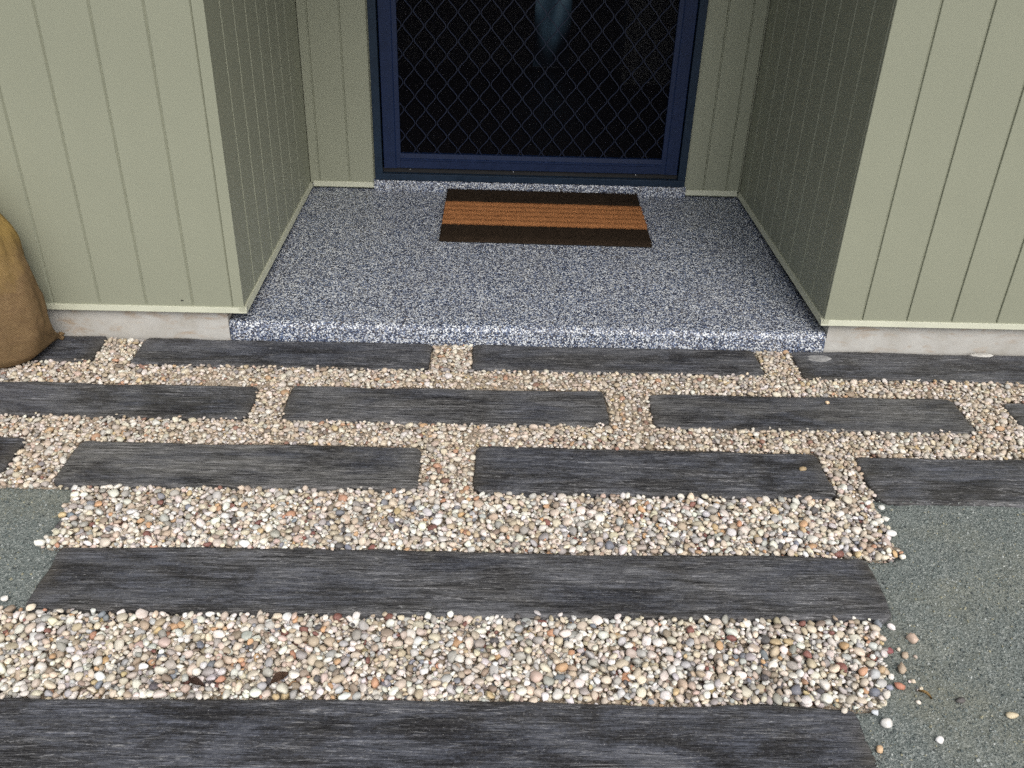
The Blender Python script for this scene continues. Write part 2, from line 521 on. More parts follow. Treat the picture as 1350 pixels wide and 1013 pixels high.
def sand_z(X, Y):
    z = -0.099 + fbm(X * 3, Y * 3, 21) * 0.005 + fbm(X * 16, Y * 16, 22) * 0.003 + fbm(X * 70, Y * 70, 23, 2) * 0.0015
    g = np.clip(gravel_sdf(X, Y, False) / 0.05, 0, 1)
    return z - 0.035 * g
sand = grid_sheet("sand", -3.0, 3.2, -0.6, 2.36, 0.0125, sand_z, M_SAND)
tag(sand, kind="structure")

def bed_z(X, Y):
    z = -0.106 + fbm(X * 7, Y * 7, 41) * 0.008 + fbm(X * 45, Y * 45, 42, 2) * 0.002
    up = np.clip((Y - 1.60) / 0.2, 0, 1)
    z = z + up * (0.006 + 0.009 * np.clip(fbm(X * 5, Y * 9, 44) * 2, 0, 1))
    z = np.where(in_sleeper(X, Y, 0.006), np.minimum(z, -0.10), z)
    return z - np.clip(-gravel_sdf(X, Y, False) / 0.03, 0, 1) * 0.05
bed = grid_sheet("pebble_bed", -2.05, 2.35, 0.60, 2.37, 0.0125, bed_z, mat_bed())
tag(bed, kind="structure")

# ------------------------------------------------------------------ clad walls
_board_cache = {}
def board_mesh(w, h):
    key = (round(w, 4), round(h, 3))
    if key not in _board_cache:
        prof = [(0.0002, -0.010), (0.0002, -0.0052), (0.0034, -0.0052), (0.0072, 0.0), (w - 0.0014, 0.0), (w - 0.0002, -0.0014), (w - 0.0002, -0.010)]
        _board_cache[key] = extrude_profile("board", prof, h, (1, 0, 0), (0, 1, 0), (0, 0, 1), M_CLAD)
    return _board_cache[key]

def clad(parent, origin, ang, grooves, z0=0.014, z1=TOP_Z):
    """boards along the direction at angle ang; local +y of a board is the outward normal"""
    ca, sa = math.cos(ang), math.sin(ang)
    for a, b in zip(grooves[:-1], grooves[1:]):
        o = link("board", board_mesh(b - a, z1 - z0), parent)
        p = Vector((origin[0] + ca * a, origin[1] + sa * a, z0)) - parent.location
        o.location = p
        o.rotation_euler = (0, 0, ang)

TRIM_PROF = [(-0.011, 0.0), (0.0085, 0.0), (0.0105, 0.0020), (0.0050, 0.0150), (0.0035, 0.0165), (-0.011, 0.0165)]
def base_trim(parent, p0, p1, nrm, name="base_trim", scale=1.0):
    p0, p1, nrm = Vector(p0), Vector(p1), Vector(nrm)
    d = p1 - p0
    prof = [(u, v * scale) for u, v in TRIM_PROF]
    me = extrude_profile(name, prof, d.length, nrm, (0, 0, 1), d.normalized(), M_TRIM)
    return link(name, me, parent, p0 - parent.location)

# wing beside the sack: front face normal -y => board direction +x rotated by pi (outward = local +y)
left = tag(empty("clad_wall", (-1.5, WALL_Y, 0)), "sage green board wall behind the hessian sack, with its grey plinth and shaded porch side", "wall", "board-clad walls flanking the porch")
p = 0.1305
fr = [0.0262, 0.1390]
while fr[-1] < 1.25: fr.append(fr[-1] + p)
clad(left, (LX, WALL_Y), math.pi, fr)
box("wall_core", -2.9, LX - 0.0125, WALL_Y + 0.0125, 3.57, 0.001, TOP_Z, M_CLAD, left)
box("wall_panel", -2.9, LX - fr[-1] - 0.001, WALL_Y, WALL_Y + 0.012, 0.014, TOP_Z, M_CLAD, left)
box("corner_trim", LX - 0.028, LX + 0.0015, WALL_Y - 0.0009, WALL_Y + 0.0120, 0.0155, TOP_Z, M_CLAD, left, 0.0008)
lg = [0.0125, 0.1424]
while lg[-1] < 1.0: lg.append(lg[-1] + 0.1258)
lg[-1] = BACK_Y - WALL_Y
# side face towards the doorway: outward +x; direction so that local +y -> +x : angle -pi/2 => runs towards -y
clad(left, (LX, BACK_Y), -math.pi / 2, [BACK_Y - WALL_Y - g for g in lg[::-1]])
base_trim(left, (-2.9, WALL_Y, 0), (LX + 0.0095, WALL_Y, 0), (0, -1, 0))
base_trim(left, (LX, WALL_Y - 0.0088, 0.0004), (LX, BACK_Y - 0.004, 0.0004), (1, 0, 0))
pl = box("plinth", -2.9, -0.7515, 2.3755, 2.60, -0.22, 0.0, M_PLINTH, left)
box("dark_speck", -0.872, -0.865, WALL_Y - 0.0015, WALL_Y + 0.001, 0.0325, 0.0352, M_BLACK, left, 0.0005)

right = tag(empty("clad_wall", (1.8, WALL_Y, 0)), "sage green board wall opposite the sack's wall, above the orange-stained plinth", "wall", "board-clad walls flanking the porch")
gr = [RX, 1.0765, 1.2060, 1.3375, 1.4690]
while gr[-1] < 2.0: gr.append(gr[-1] + 0.1315)
RE = gr[-1]
clad(right, (RE, WALL_Y), math.pi, [RE - g for g in gr[::-1]])
box("wall_core", RX + 0.0125, 3.2, WALL_Y + 0.0125, 3.57, 0.001, TOP_Z, M_CLAD, right)
box("wall_panel", RE + 0.001, 3.2, WALL_Y, WALL_Y + 0.012, 0.014, TOP_Z, M_CLAD, right)
rg = [0.0105, 0.1319]
while rg[-1] < 1.0: rg.append(rg[-1] + 0.1228)
rg[-1] = BACK_Y - WALL_Y
clad(right, (RX, WALL_Y), math.pi / 2, rg)
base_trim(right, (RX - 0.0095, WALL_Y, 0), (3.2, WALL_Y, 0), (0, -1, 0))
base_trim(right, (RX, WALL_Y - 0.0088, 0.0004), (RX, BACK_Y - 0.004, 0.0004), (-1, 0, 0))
box("plinth", 0.9875, 3.2, 2.3755, 2.60, -0.22, 0.0, M_PLINTH, right)

DX0, DX1 = -0.4485, 0.7430
entry = tag(empty("entry_wall", (0.147, BACK_Y, 0)), "narrow shaded sage boards either side of the navy security door", "wall")
clad(entry, (DX0 - 0.001, BACK_Y), math.pi, [0.0, 0.0975, 0.2115, 0.2489])
clad(entry, (RX - 0.0015, BACK_Y), math.pi, [0.0, 0.0505, 0.1395, 0.2190])
box("wall_core", LX - 0.2, DX0 - 0.004, BACK_Y + 0.0125, 3.60, -0.05, TOP_Z, M_CLAD, entry)
box("wall_core", DX1 + 0.004, RX + 0.2, BACK_Y + 0.0125, 3.60, -0.05, TOP_Z, M_CLAD, entry)
box("lintel", DX0 - 0.003, DX1 + 0.003, BACK_Y + 0.002, 3.60, 2.16, TOP_Z, M_CLAD, entry)
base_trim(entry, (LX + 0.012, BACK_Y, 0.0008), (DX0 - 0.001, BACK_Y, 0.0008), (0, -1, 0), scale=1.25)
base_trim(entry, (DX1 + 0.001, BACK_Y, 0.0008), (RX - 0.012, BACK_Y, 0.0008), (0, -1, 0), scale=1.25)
nail = link("nail", box_mesh("nail", -0.003, 0.003, -0.002, 0.002, -0.003, 0.003, M_STEEL, 0.001), entry, (LX + 0.012 - 0.147, -0.011, 0.013))

# roof over the porch, out of the picture but shading it
box("roof", -6.0, 6.0, 1.25, 5.62, TOP_Z + 0.004, TOP_Z + 0.16, mat_plain("soffit_white", (0.62, 0.61, 0.58), 0.7))
tag(bpy.data.objects["roof"], kind="structure")

# ------------------------------------------------------------------ porch slab
def slab_mesh():
    x0, x1 = -0.7495, 0.9855
    R = 0.019
    path = []   # (y, z) from the foot of the front face over the rounded nose to the back
    zf = slab_z(SLAB_Y + R)
    path.append((SLAB_Y + 0.001, -0.22)); path.append((SLAB_Y, -0.10)); path.append((SLAB_Y, zf - R))
    for k in range(1, 9):
        a = math.pi / 2 * k / 8
        path.append((SLAB_Y + R - R * math.cos(a), zf - R + R * math.sin(a)))
    for k in range(1, 25):
        y = SLAB_Y + R + (3.64 - SLAB_Y - R) * k / 24
        path.append((y, slab_z(min(y, 3.5))))
    nx = 90
    xs = np.linspace(x0, x1, nx)
    V = []
    for (y, z) in path:
        w = fbm(xs * 6, np.full(nx, y * 6), 77) * 0.0016
        V.append(np.stack([xs, y + (w if z < slab_z(y) - 0.002 else 0 * w), z + w * (z > -0.08)], -1))
    V = np.concatenate(V)
    i = np.arange(len(path) * nx).reshape(len(path), nx)
    F = np.stack([i[:-1, :-1], i[:-1, 1:], i[1:, 1:], i[1:, :-1]], -1).reshape(-1, 4)
    me = mesh_np("porch_slab", V, F, M_FLAKE, True)
    bm = bmesh.new(); bm.from_mesh(me)
    for e in (0, nx - 1):      # end caps
        bm.verts.ensure_lookup_table()
        ring = [bm.verts[r * nx + e] for r in range(len(path))]
        b0 = bm.verts.new((ring[-1].co.x, 3.64, -0.22))
        bm.faces.new(ring + [b0])
    bmesh.ops.recalc_face_normals(bm, faces=bm.faces)
    bm.to_mesh(me); bm.free()
    return me
slab = link("porch_slab", slab_mesh())
tag(slab, "blue-grey flake-coated porch slab with pale speckled rounded front edge below the door", "porch")
def door_step():
    bm = bmesh.new()
    me = box_mesh("door_step", DX0 - 0.006, DX1 + 0.006, BACK_Y - 0.0135, 3.635, -0.03, 0.0335, M_FLAKE)
    bm.from_mesh(me)
    es = [e for e in bm.edges if all(abs(v.co.y - (BACK_Y - 0.0135)) < 1e-5 and v.co.z > 0 for v in e.verts)]
    bmesh.ops.bevel(bm, geom=es, offset=0.012, segments=4, affect='EDGES', profile=0.5)
    bm.to_mesh(me); bm.free()
    return me
link("door_step", door_step(), slab)

# ------------------------------------------------------------------ security door
door = tag(empty("security_door", (0.147, BACK_Y, 0.034)), "navy framed security screen door with diamond grille at the back of the porch", "door")
fy0, fy1 = BACK_Y - 0.012, BACK_Y + 0.05
FH = 2.13
box("jamb", DX0, DX0 + 0.029, fy0, fy1, 0.0595, FH, M_FRAME, door, 0.0015)
box("jamb", DX1 - 0.029, DX1, fy0, fy1, 0.0595, FH, M_FRAME, door, 0.0015)
box("sill", DX0, DX1, fy0, fy1, 0.0345, 0.0590, M_FRAME, door, 0.0015)
box("head", DX0, DX1, fy0, fy1, FH + 0.0005, FH + 0.028, M_FRAME, door, 0.0015)
lx0, lx1 = DX0 + 0.0345, DX1 - 0.0335
ly0, ly1 = BACK_Y - 0.002, BACK_Y + 0.020
box("seal", DX0 + 0.0295, DX1 - 0.0295, BACK_Y + 0.010, BACK_Y + 0.03, 0.0595, 0.0765, M_BLACK, door)
SW = 0.064
def rail_profile(w):
    return [(-0.010, 0), (0.012, 0), (0.012, w), (0.004, w - 0.004), (-0.006, w - 0.012), (-0.010, w - 0.016)]
def stile(x0, flip):
    prof = [(-u, v) for u, v in rail_profile(SW)]           # -u: outward is -y
    me = extrude_profile("stile", prof, FH - 0.004 - 0.0785, (0, -1, 0), (-1 if flip else 1, 0, 0), (0, 0, 1), M_NAVY)
    me.transform(Matrix.Identity(4))
    return link("stile", me, door, Vector((x0, BACK_Y + 0.008, 0.0785)) - door.location)
def leaf_bar(name, prof, length, origin, au, av, al):
    return link(name, extrude_profile(name, prof, length, au, av, al, M_NAVY), door, Vector(origin) - door.location)
SPROF = [(-0.012, 0.0), (0.010, 0.0), (0.0115, 0.002), (0.0115, SW - 0.020), (0.008, SW - 0.016), (0.006, SW), (-0.012, SW)]
leaf_bar("stile", SPROF, FH - 0.083, (lx0, BACK_Y + 0.008, 0.0790), (0, -1, 0), (1, 0, 0), (0, 0, 1))
leaf_bar("stile", SPROF, FH - 0.083, (lx1, BACK_Y + 0.008, 0.0790), (0, -1, 0), (-1, 0, 0), (0, 0, 1))
BW = 0.056
BPROF = [(-0.012, 0.0), (0.009, 0.0), (0.0105, 0.002), (0.0105, BW * 0.52), (0.0125, BW * 0.56), (0.0125, BW * 0.64), (0.008, BW * 0.70), (0.006, BW), (-0.012, BW)]
leaf_bar("rail", BPROF, lx1 - lx0 - 2 * SW + 0.002, (lx0 + SW - 0.001, BACK_Y + 0.0081, 0.0791), (0, -1, 0), (0, 0, 1), (1, 0, 0))
leaf_bar("rail", [(u, BW - v) for u, v in BPROF], lx1 - lx0 - 2 * SW + 0.002, (lx0 + SW - 0.001, BACK_Y + 0.0081, FH - 0.061), (0, -1, 0), (0, 0, 1), (1, 0, 0))
for sx in (-0.316, 0.080, 0.553):
    bmS = bmesh.new()
    bmesh.ops.create_uvsphere(bmS, u_segments=8, v_segments=5, radius=0.0026)
    link("screw", bm_mesh("screw", bmS, M_STEEL, True), door, Vector((sx, BACK_Y + 0.0085, 0.0715)) - door.location)
# diamond grille
CW, CH = 0.0792, 0.0985
gx0, gx1 = -0.3707, lx1 - SW + 0.004
gz0, gz1 = 0.131, FH - 0.06
def strand_mesh(phase, xa, xb):
    """one wavy bar running upwards; nodes at x = 0 and x = CW/2"""
    n = int((gz1 - gz0) / CH * 12)
    pts = []
    for k in range(n + 1):
        z = gz0 + (gz1 - gz0) * k / n
        t = ((z - 0.151) / CH + phase) % 1.0
        tri = 2 * t if t < 0.5 else 2 - 2 * t
        s = tri * tri * (3 - 2 * tri)
        s = 0.55 * s + 0.45 * tri
        s = min(1, max(0, (s - 0.03) / 0.94))
        pts.append((0.0022 + s * (CW / 2 - 0.0044), z))
    bm = bmesh.new()
    rings = []
    for k, (x, z) in enumerate(pts):
        a = pts[max(0, k - 1)]; b = pts[min(n, k + 1)]
        d = Vector((b[0] - a[0], 0, b[1] - a[1])).normalized()
        nn = Vector((d.z, 0, -d.x)) * 0.0016
        c = Vector((x, 0, z))
        rings.append([bm.verts.new(c + nn + Vector((0, -0.004, 0))), bm.verts.new(c - nn + Vector((0, -0.004, 0))),
                      bm.verts.new(c - nn + Vector((0, 0.004, 0))), bm.verts.new(c + nn + Vector((0, 0.004, 0)))])
    for r, q in zip(rings[:-1], rings[1:]):
        for i in range(4):
            bm.faces.new((r[i], r[(i + 1) % 4], q[(i + 1) % 4], q[i]))
    bm.faces.new(rings[0]); bm.faces.new(rings[-1][::-1])
    return bm_mesh("strand", bm, M_GRILLE)
grille = empty("grille", Vector((gx0, BACK_Y + 0.014, 0)) - door.location)
grille.parent = door
sm = [strand_mesh(0.0, 0, 0), strand_mesh(0.5, 0, 0)]
k = 0
x = 0.0
while x + CW / 2 < gx1 - gx0 + 0.02:
    link("strand", sm[k % 2], grille, (x, 0, 0))
    x += CW / 2; k += 1
box("flyscreen", lx0 + 0.02, lx1 - 0.02, BACK_Y + 0.0212, BACK_Y + 0.0214, 0.10, FH - 0.03, mat_flyscreen(), door)

# hall behind the door, its gloom painted in with near-black walls and floor
M_HALL = mat_plain("hall_gloom", (0.05, 0.048, 0.045), 0.8)
tag(box("hall_floor", -1.099, 1.899, 3.645, 5.56, -0.06, 0.030, mat_plain("gloom_boards", (0.022, 0.017, 0.014), 0.5)), kind="structure")
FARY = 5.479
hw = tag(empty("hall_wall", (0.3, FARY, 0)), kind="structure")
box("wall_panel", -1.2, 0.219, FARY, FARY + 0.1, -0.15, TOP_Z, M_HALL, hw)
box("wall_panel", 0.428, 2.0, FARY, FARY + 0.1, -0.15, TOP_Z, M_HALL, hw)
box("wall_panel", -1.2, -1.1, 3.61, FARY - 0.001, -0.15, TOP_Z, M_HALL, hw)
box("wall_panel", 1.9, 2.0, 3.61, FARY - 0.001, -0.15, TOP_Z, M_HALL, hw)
box("glow_pane", 0.2195, 0.4275, FARY + 0.03, FARY + 0.036, 0.031, TOP_Z, mat_painted_glow(), hw)  # added pane standing in for a bluish reflected glow
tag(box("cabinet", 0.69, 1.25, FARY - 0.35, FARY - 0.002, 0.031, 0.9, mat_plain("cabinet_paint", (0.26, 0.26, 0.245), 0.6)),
    "dim pale cabinet front barely visible through the door grille", "cabinet")

# ------------------------------------------------------------------ sleeper pavers
def sleeper(x0, x1, y0, y1, dust, label, seed):
    L, W = x1 - x0, y1 - y0
    cx, cy = (x0 + x1) / 2, (y0 + y1) / 2
    def axis(n, half, rim):
        inner = np.linspace(-(half - rim), half - rim, n)
        e = np.array([0.0, 0.12, 0.3, 0.55, 1.0]) * rim
        return np.concatenate([-half + e[:-1], inner, (half - e[::-1])[1:]])
    nx0 = int(L / 0.008); ny0 = 66
    xs = axis(nx0, L / 2, 0.009); ys = axis(ny0, W / 2, 0.009)
    X, Y = np.meshgrid(xs, ys)
    dx = L / 2 - np.abs(X); dy = W / 2 - np.abs(Y)
    d = np.minimum(dx, dy)
    rim = np.clip(1 - d / 0.009, 0, 1)
    z = -0.0065 * (1 - np.sqrt(np.clip(1 - rim ** 2, 0, 1)))
    so = seed * 13.7
    gx, gy = X + so, Y + so * 0.37
    warp = fbm(gx * 3.0, gy * 8, seed) * 0.012
    rid = 1 - np.abs(fbm(gx * 6, (gy + warp) * 85, seed + 3, 2)) * 2
    relief = rid * 0.0018 + fbm(gx * 5, (gy + warp) * 34, seed + 5, 3) * 0.0011 + fbm(gx * 3, gy * 9, seed + 7) * 0.0016
    z = z + relief * (1 - rim * 0.6)
    # uneven outline: long edges wander, ends are rounded off, corners chipped
    ex = np.sign(X) * (fbm(np.sign(X) * 9 + so, gy * 22, seed + 9) * 0.0045) * np.clip(1 - dx / 0.10, 0, 1)
    ey = np.sign(Y) * (fbm(gx * 5.5, np.sign(Y) * 7 + so, seed + 11) * 0.0080 + fbm(gx * 24, np.sign(Y) * 5 + so, seed + 12, 2) * 0.0024) * np.clip(1 - dy / 0.06, 0, 1)
    r = 0.020
    cxr = np.clip((r - dx) / r, 0, 1); cyr = np.clip((r - dy) / r, 0, 1)
    ex -= np.sign(X) * r * (1 - np.sqrt(np.clip(1 - cyr ** 2 * 0.97, 0, 1))) * np.clip(1 - dx / 0.03, 0, 1) * 0.75
    ey -= np.sign(Y) * r * (1 - np.sqrt(np.clip(1 - cxr ** 2 * 0.97, 0, 1))) * np.clip(1 - dy / 0.03, 0, 1) * 0.4
    X2, Y2 = X + ex, Y + ey
    ny, nx = X.shape
    V = np.stack([X2, Y2, z], -1).reshape(-1, 3)
    i = np.arange(nx * ny).reshape(ny, nx)
    F = [np.stack([i[:-1, :-1], i[:-1, 1:], i[1:, 1:], i[1:, :-1]], -1).reshape(-1, 4)]
    ring = np.concatenate([i[0, :-1], i[:-1, -1], i[-1, :0:-1], i[:0:-1, 0]])
    base = V[ring].copy(); base[:, 2] = -0.055
    nb = len(V)
    V = np.concatenate([V, base])
    k = np.arange(len(ring)); kn = (k + 1) % len(ring)
    F.append(np.stack([ring, nb + k, nb + kn, ring[kn]], -1))
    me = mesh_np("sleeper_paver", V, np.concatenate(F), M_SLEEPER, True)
    rimv = np.ones(len(V), np.float32)
    rimv[:nb] = np.maximum(np.exp(-(dx / 0.030) ** 2), 0.8 * np.exp(-(dy / 0.012) ** 2)).ravel()
    me.attributes.new("rim", 'FLOAT', 'POINT').data.foreach_set("value", rimv)
    o = link("sleeper_paver", me, None, (cx, cy, PAVE_Z))
    o.rotation_euler = (random.uniform(-0.006, 0.006), random.uniform(-0.003, 0.003), random.uniform(-0.004, 0.004) if y1 < 2.2 else 0)
    o.color = (dust, 0, 0, 1)
    tag(o, label, "paver", "timber-look sleeper pavers")
    return o
for k, s in enumerate(SLEEPERS): sleeper(*s, 100 + 17 * k)

# ------------------------------------------------------------------ pebbles
def ico(sub):
    bm = bmesh.new(); bmesh.ops.create_icosphere(bm, subdivisions=sub, radius=1.0)
    v = np.array([q.co[:] for q in bm.verts]); f = np.array([[w.index for w in q.verts] for q in bm.faces])
    bm.free(); return v, f
ICO_V, ICO_F = ico(2)
def pebble_shape(r):
    v = ICO_V.copy()
    for _ in range(r.integers(8, 15)):
        n = r.normal(size=3); n /= np.linalg.norm(n)
        off = r.uniform(0.58, 0.9)
        d = v @ n - off
        v -= np.outer(np.clip(d, 0, None) * 0.85, n)
    v *= 1 + 0.05 * r.normal(size=(len(v), 1))
    v /= np.abs(v).max(0)
    return v
NSHAPE = 26
SHAPES = [pebble_shape(rng) for _ in range(NSHAPE)]
PAL = np.array([(0.68, 0.60, 0.48), (0.76, 0.72, 0.65), (0.79, 0.775, 0.74), (0.47, 0.39, 0.29), (0.57, 0.50, 0.42),
                (0.37, 0.35, 0.325), (0.48, 0.475, 0.465), (0.56, 0.36, 0.20), (0.50, 0.27, 0.17), (0.20, 0.075, 0.062), (0.20, 0.22, 0.26),
                (0.075, 0.072, 0.08), (0.58, 0.47, 0.40), (0.55, 0.43, 0.24), (0.27, 0.215, 0.165)])
PW = np.array([19, 19, 15, 10, 14, 9, 11, 1.6, 0.9, 1.6, 2.2, 1.8, 4, 1.6, 4]); PW = PW / PW.sum()

HX0, HX1, HY0, HY1, HS = -1.62, 1.95, 0.64, 2.40, 0.002
gxn = int((HX1 - HX0) / HS) + 1; gyn = int((HY1 - HY0) / HS) + 1
GX, GY = np.meshgrid(HX0 + np.arange(gxn) * HS, HY0 + np.arange(gyn) * HS)
SDF = gravel_sdf(GX, GY)
H = np.maximum(bed_z(GX, GY), sand_z(GX, GY))
insl = in_sleeper(GX, GY)
H[insl] = PAVE_Z + 0.001
H[GY > SLAB_Y - 0.001] = 0.0
edge_n = fbm(GX * 14, GY * 14, 61, 2)
ok = (SDF > 0) & (GY < 2.358) & np.where(edge_n > 0.12, ~in_sleeper(GX, GY, -0.005), ~in_sleeper(GX, GY, 0.003))
spill = (SDF <= 0) & (SDF > -0.07) & ~in_sleeper(GX, GY, 0.004) & (GY < 1.285) & (GY > 1.085) & (GX > 0)
okj, oki = np.nonzero(ok); spj, spi = np.nonzero(spill)
_tpl = {}
def template(ra, rb, rc, ang):
    key = (round(ra * 1000), round(rb * 1000), round(rc * 1000), round(ang / (math.pi / 8)))
    if key not in _tpl:
        a = max(ra, rb); k = int(a / HS) + 1
        u = np.arange(-k, k + 1) * HS
        U, W = np.meshgrid(u, u)
        an = key[3] * math.pi / 8
        p = U * math.cos(an) + W * math.sin(an); q = -U * math.sin(an) + W * math.cos(an)
        rr = (p / (ra * 0.86)) ** 2 + (q / (rb * 0.86)) ** 2
        c = np.where(rr < 1, rc * np.sqrt(np.clip(1 - rr, 0, 1)), -1.0)
        msk = rr < 1
        _tpl[key] = (k, c, msk, an)
    return _tpl[key]
PEB = []
def drop(size, K, cand, limit):
    ra = size / 2; rb = ra * random.uniform(0.6, 0.95); rc = ra * random.uniform(0.45, 0.75)
    k, c, msk, an = template(ra, rb, rc, random.uniform(0, math.pi))
    best = None
    for _ in range(K):
        n = random.randrange(len(cand[0])); j, i = int(cand[0][n]), int(cand[1][n])
        if j - k < 0 or i - k < 0 or j + k + 1 > gyn or i + k + 1 > gxn: continue
        hh = H[j - k:j + k + 1, i - k:i + k + 1]
        zc = (hh + c)[msk].max()
        if best is None or zc < best[0]: best = (zc, j, i)
    if best is None: return
    zc, j, i = best
    zc -= rc * 0.26
    if zc + rc > limit(j, i): return
    hh = H[j - k:j + k + 1, i - k:i + k + 1]
    gy_, gx_ = (hh[-1, k] - hh[0, k]) / (2 * k * HS), (hh[k, -1] - hh[k, 0]) / (2 * k * HS)
    np.maximum(hh, np.where(msk, zc + c, -9), out=hh)
    PEB.append((HX0 + i * HS, HY0 + j * HS, zc, ra, rb, rc, an, max(-0.5, min(0.5, gx_)), max(-0.5, min(0.5, gy_))))
area = len(okj) * HS * HS
def lim(j, i):
    return -0.0785 if GY[j, i] < 1.66 else -0.0815
for n in range(int(area * 13500)):
    drop(min(0.026, max(0.007, random.lognormvariate(math.log(0.0138), 0.40))), 5, (okj, oki), lim)
for n in range(int(area * 3500)):
    drop(random.uniform(0.0065, 0.012), 7, (okj, oki), lim)
for n in range(16):
    drop(random.uniform(0.008, 0.026), 1, (spj, spi), lambda j, i: 0)
PEB = np.array(PEB)
N = len(PEB)
cols = PAL[rng.choice(len(PAL), N, p=PW)] * rng.uniform(0.78, 1.12, (N, 1)) * rng.uniform(0.95, 1.05, (N, 3))
dusty = np.clip((PEB[:, 1] - 1.60) / 0.12, 0, 1)[:, None]           # silt-dusted stones between the upper pavers
cols = cols * (1 - dusty) + (cols * 0.72 + np.array((0.115, 0.088, 0.060))) * dusty
cols = np.clip(cols, 0.02, 0.86)
shape_i = rng.integers(0, NSHAPE, N)
tilt = rng.normal(0, 0.22, (N, 2))
rolls = rng.integers(0, 2, N) * math.pi
eul = [Euler((tilt[k, 0] + PEB[k, 8] * 0.6 + rolls[k], tilt[k, 1] - PEB[k, 7] * 0.6, PEB[k, 6])) for k in range(N)]
# the 300 that show largest are objects of their own
jj = ((PEB[:, 1] - HY0) / HS).round().astype(int); ii = ((PEB[:, 0] - HX0) / HS).round().astype(int)
visible = (PEB[:, 2] + PEB[:, 5]) > H[jj, ii] - 0.0012
pc = PEB[:, :3] - np.array([0, 0, 1.2])
cz = pc @ np.array(FWD); cxp = pc @ np.array(RIGHT) / cz; cyp = pc @ np.array(DOWN) / cz
inview = (np.abs(cxp) < 0.545) & (np.abs(cyp) < 0.41)
score = PEB[:, 3] * PEB[:, 4] / cz ** 2 * visible * inview
top = set(np.argsort(-score)[:300].tolist())
M_PEB, M_PEB1 = mat_pebble("attribute"), mat_pebble("single")
shape_me = [mesh_np("pebble", SHAPES[k] * 0.01, ICO_F, M_PEB1, True) for k in range(NSHAPE)]
for k in sorted(top):
    x, y, z, ra, rb, rc = PEB[k, :6]
    o = link("pebble", shape_me[shape_i[k]], bed, (x, y, z))
    o.rotation_euler = eul[k]; o.scale = (ra * 100, rb * 100, rc * 100)
    o.color = (*cols[k], 1)
rest = [k for k in range(N) if k not in top]
nv = len(ICO_V)
V = np.empty((len(rest) * nv, 3), np.float32); C = np.ones((len(rest) * nv, 4), np.float32)
for a, k in enumerate(rest):
    Rm = np.array(eul[k].to_matrix())
    V[a * nv:(a + 1) * nv] = (SHAPES[shape_i[k]] * PEB[k, 3:6]) @ Rm.T + PEB[k, :3]
    C[a * nv:(a + 1) * nv, :3] = cols[k]
F = (ICO_F[None] + (np.arange(len(rest)) * nv)[:, None, None]).reshape(-1, 3)
me = mesh_np("pebble_fill", V, F, M_PEB, True)
at = me.color_attributes.new("col", 'FLOAT_COLOR', 'POINT'); at.data.foreach_set("color", C.ravel())
tag(link("pebble_fill", me, bed), kind="stuff")
print("pebbles", N)

# loose pebbles lying by themselves
def loose(x, y, z, size, col, label, rot=0.0, flat=0.62, wide=0.8, shape=0, name="pebble"):
    o = link(name, shape_me[shape], None, (x, y, z + size / 2 * flat * 0.8))
    o.rotation_euler = (0.1, -0.08, rot); o.scale = (size * 50, size * 50 * wide, size * 50 * flat)
    o.color = (*col, 1)
    return tag(o, label, "pebble", "loose pebbles off the gravel strips")
def gz(x, y): return float(sand_z(np.array(x), np.array(y)))
loose(0.694, 1.048, gz(0.694, 1.048), 0.021, (0.74, 0.73, 0.70), "round white pebble on grey sand beside the end of the very dark long paver", 0, 0.85, 0.96, 3)
loose(0.774, 1.018, gz(0.774, 1.018), 0.016, (0.80, 0.79, 0.78), "small white pebble lying out alone on open grey sand", 0.4, 0.7, 0.85, 5)
loose(0.664, 0.997, gz(0.664, 0.997), 0.015, (0.62, 0.43, 0.26), "peach pebble on sand touching the lower end of the very dark long paver", 0.3, 0.7, 0.85, 7)
loose(0.844, 1.098, gz(0.844, 1.098), 0.019, (0.06, 0.058, 0.06), "lone dark grey pebble far out on the grey sand", 0.2, 0.6, 0.7, 9)
loose(0.923, 1.069, gz(0.923, 1.069), 0.023, (0.60, 0.52, 0.36), "flat beige stone on sand nearest the picture's side edge", 0.1, 0.4, 0.6, 11)
loose(0.749, 1.132, gz(0.749, 1.132), 0.021, (0.47, 0.20, 0.13), "brick-red pebble on sand just past the gravel strip's ragged end", -0.5, 0.6, 0.8, 2)
loose(0.728, 1.127, gz(0.728, 1.127), 0.015, (0.27, 0.29, 0.37), "small blue-grey pebble between the brick-red and cream pebbles on sand", 0.6, 0.8, 0.9, 4)
loose(0.711, 1.126, gz(0.711, 1.126), 0.015, (0.72, 0.60, 0.42), "small cream pebble on sand beside the blue-grey one", 0.1, 0.7, 0.8, 6)
loose(0.742, 1.154, gz(0.742, 1.154), 0.014, (0.80, 0.78, 0.73), "small white pebble just behind the brick-red pebble on sand", 0.2, 0.7, 0.85, 8)
loose(0.683, 1.072, gz(0.683, 1.072), 0.014, (0.62, 0.66, 0.70), "tiny pale blue pebble on sand near the dark paver's upper corner", 0.7, 0.75, 0.9, 10)
loose(0.760, 1.216, gz(0.760, 1.216), 0.020, (0.23, 0.06, 0.07), "dark red pebble on sand at the edge of the widest gravel strip", 0.1, 0.6, 0.75, 12)
loose(0.897, 1.640, gz(0.897, 1.640), 0.017, (0.66, 0.68, 0.66), "pale grey pebble on sand below the corner of the third-row paver", 0.3, 0.6, 0.85, 14)
loose(0.893, 1.600, gz(0.893, 1.600), 0.017, (0.78, 0.78, 0.74), "whitish pebble on sand a little in front of the pale grey one", -0.3, 0.6, 0.9, 16)
